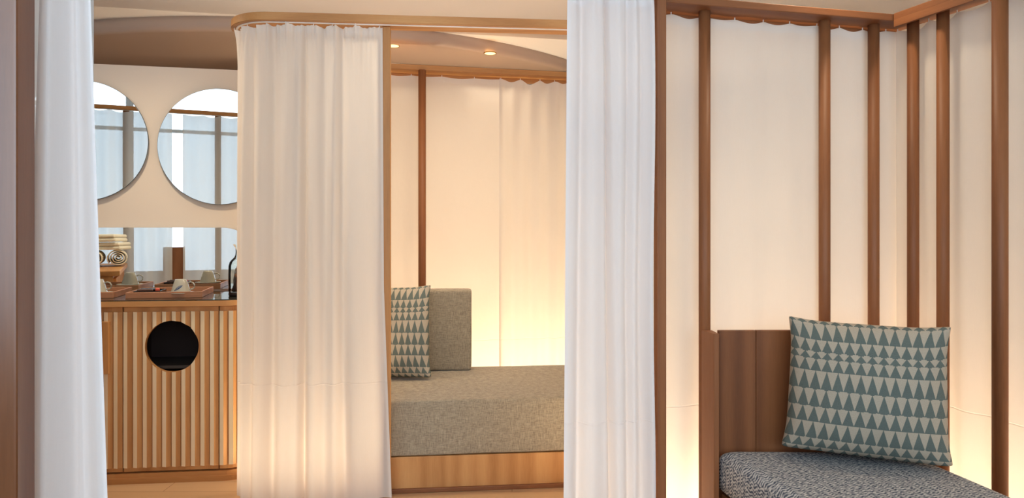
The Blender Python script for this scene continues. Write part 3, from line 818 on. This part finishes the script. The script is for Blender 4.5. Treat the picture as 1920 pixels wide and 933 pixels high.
# glass carafe with bark sticks
cx_, cy_ = X(447, 3.76), 3.76
bt = empty('glass_bottle', (cx_, cy_, CT), 0, 'clear glass bottle with dry sticks at the right end of the counter', 'bottle')
prof = [(0, 0.0), (0.044, 0), (0.047, 0.004), (0.047, 0.012), (0.046, 0.020), (0.047, 0.03), (0.048, 0.10), (0.047, 0.150), (0.042, 0.170), (0.030, 0.184), (0.019, 0.194), (0.0145, 0.206), (0.013, 0.222), (0.0145, 0.240), (0.022, 0.252), (0.0265, 0.258)]
bm = bmesh.new(); lathe(bm, prof, seg=48)
lathe(bm, [(max(0, r-0.003), z+0.006 if z < 0.03 else z) for r, z in prof[3:]], seg=48); obj('bottle_body', bm, M['bottle_glass'], bt)
bm = bmesh.new(); lathe(bm, [(0, 0.001), (0.043, 0.001), (0.045, 0.006), (0.045, 0.013), (0.043, 0.017), (0, 0.017)], seg=40); obj('bottle_base', bm, M['tray_inside'], bt)
rb = random.Random(4)
for k in range(11):
    a = rb.uniform(0, 6.28); r = rb.uniform(0.008, 0.030); a2 = a+rb.uniform(-0.6, 0.6); r2 = rb.uniform(0.004, 0.026); h = rb.uniform(0.09, 0.15)
    bm = bmesh.new(); p0 = Vector((r*math.cos(a), r*math.sin(a), 0.021)); p1 = Vector((r2*math.cos(a2), r2*math.sin(a2), h))
    tube(bm, [p0, p0.lerp(p1, 0.5)+Vector((rb.uniform(-.003, .003), rb.uniform(-.003, .003), 0)), p1], [0.006, 0.007, 0.004], 8)
    obj('stick', bm, M['bark'] if k % 3 else M['tray_inside'], bt)

# ------------------------------------------------------------------ side cabinet and towels, seen only in the low mirror
SZ = 0.95
sc_ = empty('side_cabinet', (-2.13, 2.24, 0), 0, 'wooden side cabinet reflected in the low mirror, towels on top', 'cabinet')
bm = bmesh.new(); box(bm, (-0.24, 0.555, SZ-0.016), (0.50, 1.13, 0.032), 0.006, 3); obj('worktop', bm, M['oak_y'], sc_)
bm = bmesh.new(); box(bm, (-0.25, 0.555, (SZ-0.034)/2), (0.44, 1.08, SZ-0.034)); obj('carcass', bm, M['oak_z'], sc_)
bm = bmesh.new()
for k in range(23): box(bm, (-0.022, 0.04+k*0.0455, SZ/2-0.02), (0.022, 0.030, SZ-0.06), 0.003, 1)
obj('slats', bm, M['oak_z'], sc_)
TZ = SZ+0.0005
def towel_roll(loc, r, ln, rz, label, sq=0.86):
    bm = bmesh.new(); turns = 3.6; n = 90; th = r/turns*0.42
    ring = []
    for k in range(n+1):
        a = k/n*turns*2*PI; rr = 0.006 + (r-0.008)*(k/n)
        ring.append((rr*math.cos(a), rr*math.sin(a)*sq, a, rr))
    outer = []; 
    for side in (0, 1):
        for (x, z, a, rr) in ring:
            e = th*(1 if side else -1)*0.5
            outer.append((x+e*math.cos(a), z+e*math.sin(a)*sq))
    m = n+1; V = {}
    for j, y in enumerate((0, 0.006, ln-0.006, ln)):
        sh = 0.75 if j in (0, 3) else 1.0
        for side in (0, 1):
            for k in range(m):
                x, z, a, rr = ring[k]; e = th*0.5*sh*(1 if side else -1)
                V[j, side, k] = bm.verts.new((x+e*math.cos(a), y, z+r*sq+e*math.sin(a)*sq))
    for k in range(m-1):
        for j in range(3):
            for side in (0, 1): bm.faces.new((V[j, side, k], V[j, side, k+1], V[j+1, side, k+1], V[j+1, side, k]))
        for j in (0, 3): bm.faces.new((V[j, 0, k], V[j, 0, k+1], V[j, 1, k+1], V[j, 1, k]))
    for k in (0, m-1):
        for j in range(3): bm.faces.new((V[j, 0, k], V[j+1, 0, k], V[j+1, 1, k], V[j, 1, k]))
    bmesh.ops.recalc_face_normals(bm, faces=bm.faces)
    return tag(obj('rolled_towel', bm, M['towel'], loc=loc, rot=(0, 0, rz), smooth=True), label, 'towel', 'towels on the side cabinet')
towel_roll((-2.165, 2.56, TZ), 0.066, 0.26, -0.03, 'rolled white towel, lower right of the towel pile')
towel_roll((-2.298, 2.60, TZ), 0.066, 0.26, 0.02, 'rolled white towel, lower left of the towel pile')
def folded(loc, w, dep, h, rz, label, tilt=0.0):
    bm = bmesh.new(); n = 4; L = h/2
    for k in range(2):
        vs = box(bm, (0, 0, L*(k+0.5)), (w*(1-0.03*k), dep, L*0.96), L*0.42, 4)
    for v in bm.verts:
        v.co.z += 0.006*math.sin(v.co.x*18+1)+0.004*math.sin(v.co.y*25) - 0.05*max(0, abs(v.co.x)-w*0.25)*1.6
    for f in bm.faces: f.smooth = True
    return tag(obj('folded_towel', bm, M['towel'], loc=loc, rot=(0, tilt, rz)), label, 'towel', 'towels on the side cabinet')
folded((-2.27, 2.70, TZ+0.122), 0.33, 0.25, 0.050, 0.25, 'folded white towel lying on the two towel rolls')
folded((-2.285, 2.71, TZ+0.175), 0.31, 0.24, 0.050, 0.28, 'folded white towel on top of the towel pile')
# brown upright panel seen in the low mirror
bm = bmesh.new(); box(bm, (0, 0, 0.53), (0.16, 0.03, 1.06), 0.004, 2)
tag(obj('privacy_panel', bm, M['teak_z'], loc=(-1.80, 1.96, 0)), 'brown upright wooden panel reflected in the low mirror', 'panel')

# ------------------------------------------------------------------ daybed
DA = math.radians(6.2)
db = empty('daybed_base', (X(733, 3.40), 3.40, 0), DA, 'wooden daybed platform under the grey mattress', 'daybed')
bm = bmesh.new()
XA, XB, YD = -0.10, 1.15, 0.85
box(bm, ((XA+XB)/2, YD/2, 0.085), (XB-XA, YD, 0.155), 0.004, 2)
obj('platform', bm, M['oak_z'], db)
bm = bmesh.new(); box(bm, ((XA+XB)/2, 0.058, 0.010), (XB-XA, 0.14, 0.020), 0.003, 2); obj('kick_board', bm, M['teak_x'], db)
def soft_box(name, loc, rz, w, dep, h, r, mat, label, cat, crown=0.006, tilt=0, seg=6, group=None, piping=False):
    bm = bmesh.new()
    nx, ny, nz2 = max(7, int(w/0.04)), max(5, int(dep/0.04)), max(4, int(h/0.03))
    if ny == nx: ny += 1
    while nz2 in (nx, ny): nz2 += 1
    def ticks(k):
        sz = {nx: w, ny: dep, nz2: h}[k]; e = r/sz
        return [0, e*0.45, e] + [e+(1-2*e)*i/k for i in range(1, k)] + [1-e, 1-e*0.45, 1]
    def grid(f, nu, nv):
        nu, nv = ticks(nu), ticks(nv)
        V = [[bm.verts.new(f(a, b)) for b in nv] for a in nu]
        for i in range(len(nu)-1):
            for j in range(len(nv)-1): bm.faces.new((V[i][j], V[i+1][j], V[i+1][j+1], V[i][j+1]))
    grid(lambda a, b: (w*(a-.5), dep*(b-.5), h), nx, ny); grid(lambda a, b: (w*(a-.5), dep*(b-.5), 0), nx, ny)
    grid(lambda a, b: (w*(a-.5), -dep/2, h*b), nx, nz2); grid(lambda a, b: (w*(a-.5), dep/2, h*b), nx, nz2)
    grid(lambda a, b: (-w/2, dep*(a-.5), h*b), ny, nz2); grid(lambda a, b: (w/2, dep*(a-.5), h*b), ny, nz2)
    bmesh.ops.remove_doubles(bm, verts=bm.verts, dist=1e-5); bmesh.ops.recalc_face_normals(bm, faces=bm.faces)
    # round the edges: clamp to inner box then push out by r
    for v in bm.verts:
        c = v.co.copy(); c.z -= h/2
        lim = Vector((w/2-r, dep/2-r, h/2-r)); q = Vector([max(-lim[k], min(lim[k], c[k])) for k in range(3)])
        dd = c-q
        if dd.length > r: c = q+dd.normalized()*r
        k = max(0, 1-(2*c.x/w)**4)*max(0, 1-(2*c.y/dep)**4)
        if c.z > h/2-r*0.5: c.z += crown*k
        c += Vector((noise.noise(c*5+Vector((3, 1, 2))), noise.noise(c*5+Vector((8, 1, 2))), noise.noise(c*5)))*0.0025
        v.co = c+Vector((0, 0, h/2))
    o = obj(name, bm, mat, loc=loc, rot=(tilt, 0, rz), smooth=True)
    md = o.modifiers.new('sub', 'SUBSURF'); md.levels = 1; md.render_levels = 2
    return tag(o, label, cat, group)
ca, sa = math.cos(DA), math.sin(DA)
def ondby(x, y, z): return (db.location.x+x*ca-y*sa, db.location.y+x*sa+y*ca, z)
mt_ = soft_box('mattress', ondby((XA+XB)/2, 0.415, 0.166), DA, XB-XA-0.01, 0.83, 0.252, 0.012, M['grey_linen'], 'thick grey-beige linen mattress on the wooden daybed platform', 'mattress', crown=0.004)
dbc = 4.12
soft_box('back_cushion', (X(883, dbc)-0.33, dbc+0.055-0.02, 0.424), math.radians(3), 0.66, 0.115, 0.445, 0.016, M['grey_linen'], 'square grey linen back cushion standing at the rear of the daybed', 'cushion', crown=0.0)

# ------------------------------------------------------------------ pillows
def pillow(loc, rz, size, thick, lean, label, cells=34, roll=0.0, seed=1, sx=1.0, sz=1.0):
    bm = bmesh.new(); uvl = bm.loops.layers.uv.new('UVMap'); n = cells; hs = size/2; V = {}
    for side in (1, -1):
        for i in range(n+1):
            for j in range(n+1):
                u = 2*i/n-1; v = 2*j/n-1
                # edges bow inwards between the ears
                k = 0.098
                kk = 1-0.065*(abs(u)*abs(v))**12; x = u*hs*(1-k*(1-abs(v)**5.0))*sx*kk; x *= 1-0.022*v; z = v*hs*(1-k*(1.0 if v > 0 else 0.25)*(1-abs(u)**5.0))*kk
                prof = (max(0, 1-abs(u)**2.1)*max(0, 1-abs(v)**2.1))**0.5
                ear = 0.016*(abs(u)*abs(v))**7*(1-(abs(u)*abs(v))**30)
                y = side*(thick/2*prof + ear)
                wr = noise.noise(Vector((u*2.2+seed, v*2.2, side)))*0.008 + noise.noise(Vector((u*6+seed, v*6, side*2)))*0.0035
                # creases running from the corners
                cr = 0.004*math.sin((abs(u)-abs(v))*16)*max(0, abs(u)*abs(v)-0.35)
                y += (wr+cr)*side*(0.15+prof)
                # heavier lower half
                y *= 1+0.18*(-v)*(1 if prof > 0 else 0)
                edge = (i in (0, n) or j in (0, n))
                if edge and side == -1: V[side, i, j] = V[1, i, j]; continue
                V[side, i, j] = bm.verts.new((x, 0 if edge else -y, (z+hs)*sz))
    for side in (1, -1):
        for i in range(n):
            for j in range(n):
                q = [(i, j), (i+1, j), (i+1, j+1), (i, j+1)]
                if side == -1: q = q[::-1]
                f = bm.faces.new([V[side, a, b] for a, b in q]); f.smooth = True
                for lp, (a, b) in zip(f.loops, q): lp[uvl].uv = (a/n, b/n)
    for v in bm.verts: v.co.z = max(v.co.z, 0.0)+0.0
    o = obj('pillow', bm, M['triangles'], loc=loc, rot=(lean, roll, rz))
    md = o.modifiers.new('sub', 'SUBSURF'); md.levels = 1; md.render_levels = 1
    tag(o, label, 'pillow', 'triangle pattern pillows')
    return o
    b2 = bmesh.new(); pts = []
    for i in range(n+1): pts.append((i, 0))
    for j in range(1, n+1): pts.append((n, j))
    for i in range(n-1, -1, -1): pts.append((i, n))
    for j in range(n-1, 0, -1): pts.append((0, j))
    me = o.data
    P = []
    k = 0.098
    for i, j in pts:
        u = 2*i/n-1; v = 2*j/n-1
        P.append((u*hs*(1-k*(1-abs(v)**2.0))*sx*1.003, 0, max(0, v*hs*(1-k*(1-abs(u)**2.0))*1.003+hs)*sz))
    P.append(P[0])
    tube(b2, P, 0.0032, 8)
    obj('piping', b2, M['triangles'], o)
    return o
# right booth pillow
pdd = 2.60
pillow((X(1620, 2.575), 2.575, 0.408), math.radians(-20), 0.548, 0.25, math.radians(-6), 'blue-grey triangle patterned pillow leaning in the corner of the bench', roll=math.radians(1.8), seed=2, sz=0.895, sx=1.03)
# daybed pillow
pillow((X(727, 3.93), 3.90, 0.420), math.radians(-10), 0.505, 0.17, math.radians(-8), 'triangle patterned pillow on the daybed, in front of the grey back cushion', roll=math.radians(-1.5), seed=6)

# ------------------------------------------------------------------ bench in the right booth
SZB = H-0.815
bench = empty('bench', (0.77, 2.77, 0), 0, 'walnut-toned bench frame with tall back panel and short wing', 'bench')
bl = Vector((X(1349, 2.775), 2.785)); brr = Vector((X(1672, 2.80), 2.80)); ztp = H-0.377
bx, by = 0.77, 2.77
def loc2(p): return (p[0]-bx, p[1]-by)
def board(name, p, q, th, z0, z1, mat, planks=None):
    """upright board whose near face runs from p to q"""
    p = Vector(p); q = Vector(q); d = (q-p); L = d.length; a = math.atan2(d.y, d.x); c = (p+q)/2
    bm = bmesh.new()
    cuts = planks or [0, 1]
    for a0, a1 in zip(cuts, cuts[1:]):
        box(bm, ((a0+a1)/2*L-L/2, th/2, (z1-z0)/2), ((a1-a0)*L-0.0012, th, z1-z0), 0.0015, 1)
    return obj(name, bm, mat, bench, loc=(c.x-bx, c.y-by, z0), rot=(0, 0, a))
board('back_panel', bl, brr, 0.022, 0.0, ztp, M['walnut_z'], [0, 0.215, 0.62, 1])
# return panel towards the camera on the right
rp1 = (brr.x+0.045, brr.y-0.20)
board('side_panel', (brr.x+0.004, brr.y+0.010), rp1, 0.020, 0.0, ztp, M['walnut_z'])
# wing at the left: outer face seen from x 1315 to 1338, edge 1338 to 1348
w0 = Vector((X(1315, 2.80), 2.80)); w1 = Vector((X(1338.5, 2.70), 2.70)); w2 = Vector((X(1348.5, 2.702), 2.702)); w3 = Vector((X(1340, 2.80)+0.0, 2.80))
bm = bmesh.new(); poly = [loc2(w0), loc2(w1), loc2(w2), loc2((w0.x+0.040, 2.80))]; prism(bm, poly, 0, ztp); bmesh.ops.recalc_face_normals(bm, faces=bm.faces)
bmesh.ops.bevel(bm, geom=bm.edges[:], offset=0.0015, segments=1, affect='EDGES')
obj('wing_panel', bm, M['teak_z'], bench)
# seat box and shaped cushion
seat = [(0.752, 2.768), (0.785, 2.55), (0.90, 2.0), (0.93, 1.6), (1.62, 1.6), (1.60, 1.87), (1.534, 2.268), (1.490, 2.52), (1.445, 2.765)]
seat = seat[:1]+seat[1:]
def shrink(poly, m):
    c = Vector((sum(p[0] for p in poly)/len(poly), sum(p[1] for p in poly)/len(poly))); return [tuple(Vector(p)+(c-Vector(p)).normalized()*m) for p in poly]
bm = bmesh.new(); prism(bm, [loc2(p) for p in shrink(seat, 0.03)], 0.0, SZB-0.155); bmesh.ops.recalc_face_normals(bm, faces=bm.faces)
obj('seat_box', bm, M['walnut_z'], bench)
def shaped_cushion():
    # resampled, corner-rounded outline
    pts = [Vector(p) for p in seat]; P = []
    m = len(pts)
    for i in range(m):
        a, b, c = pts[i-1], pts[i], pts[(i+1) % m]; r = min(0.045, (a-b).length*0.45, (c-b).length*0.45)
        p0 = b+(a-b).normalized()*r; p1 = b+(c-b).normalized()*r
        for k in range(9):
            t = k/8; P.append(p0*(1-t)**2+b*2*t*(1-t)+p1*t**2)
    c = sum(P, Vector((0, 0)))/len(P)
    h = 0.15; R = 0.045; bm = bmesh.new(); uvl = bm.loops.layers.uv.new('UVMap')
    prof = [(0.03, 0.0), (0.0, 0.012), (0.0, h*0.35), (0.0, h*0.6), (0.0, h-R)]
    for k in range(1, 9):
        th = k/8*PI/2; prof.append((R*(1-math.cos(th)), h-R+R*math.sin(th)))
    for k in range(1, 12): prof.append((R+ k*0.028, h+0.010*math.sin(k/11*PI/2)))
    rings = []; cum = 0; cums = []
    for q, (ins, z) in enumerate(prof):
        if q: cum += math.hypot(ins-prof[q-1][0], z-prof[q-1][1])
        cums.append(cum)
        ring = []
        for i, p in enumerate(P):
            # inward normal offset blended with centre pull
            pm, pn = P[i-1], P[(i+1) % len(P)]; t = (pn-pm).normalized(); n_ = Vector((t.y, -t.x))
            dirn = n_ if n_.dot(c-p) > 0 else -n_
            pt = c+(p-c)*(1-min(0.985, ins/0.355))
            wob = noise.noise(Vector((pt.x*4, pt.y*4, z*4)))*0.004
            ring.append(bm.verts.new((pt.x-bx, pt.y-by, z+(wob if z > 0.1 else 0))))
        rings.append(ring)
    m = len(P); per = [0]
    for i in range(m): per.append(per[-1]+(P[(i+1) % m]-P[i]).length)
    for q in range(len(rings)-1):
        for i in range(m):
            j = (i+1) % m
            f = bm.faces.new((rings[q][i], rings[q][j], rings[q+1][j], rings[q+1][i])); f.smooth = True
    f = bm.faces.new(rings[-1]); f.smooth = True; bm.faces.new(rings[0][::-1])
    bmesh.ops.recalc_face_normals(bm, faces=bm.faces)
    for f in bm.faces:
        vert = abs(f.normal.z) < 0.45
        for lp in f.loops:
            co = lp.vert.co
            lp[uvl].uv = (co.y*0.95+co.x*0.3, co.z) if vert else (co.x, co.y*0.9)
    return obj('seat_cushion', bm, M['zigzag'], loc=(bx, by, SZB-0.143))
tag(shaped_cushion(), 'blue and white zigzag woven seat cushion on the bench', 'cushion')
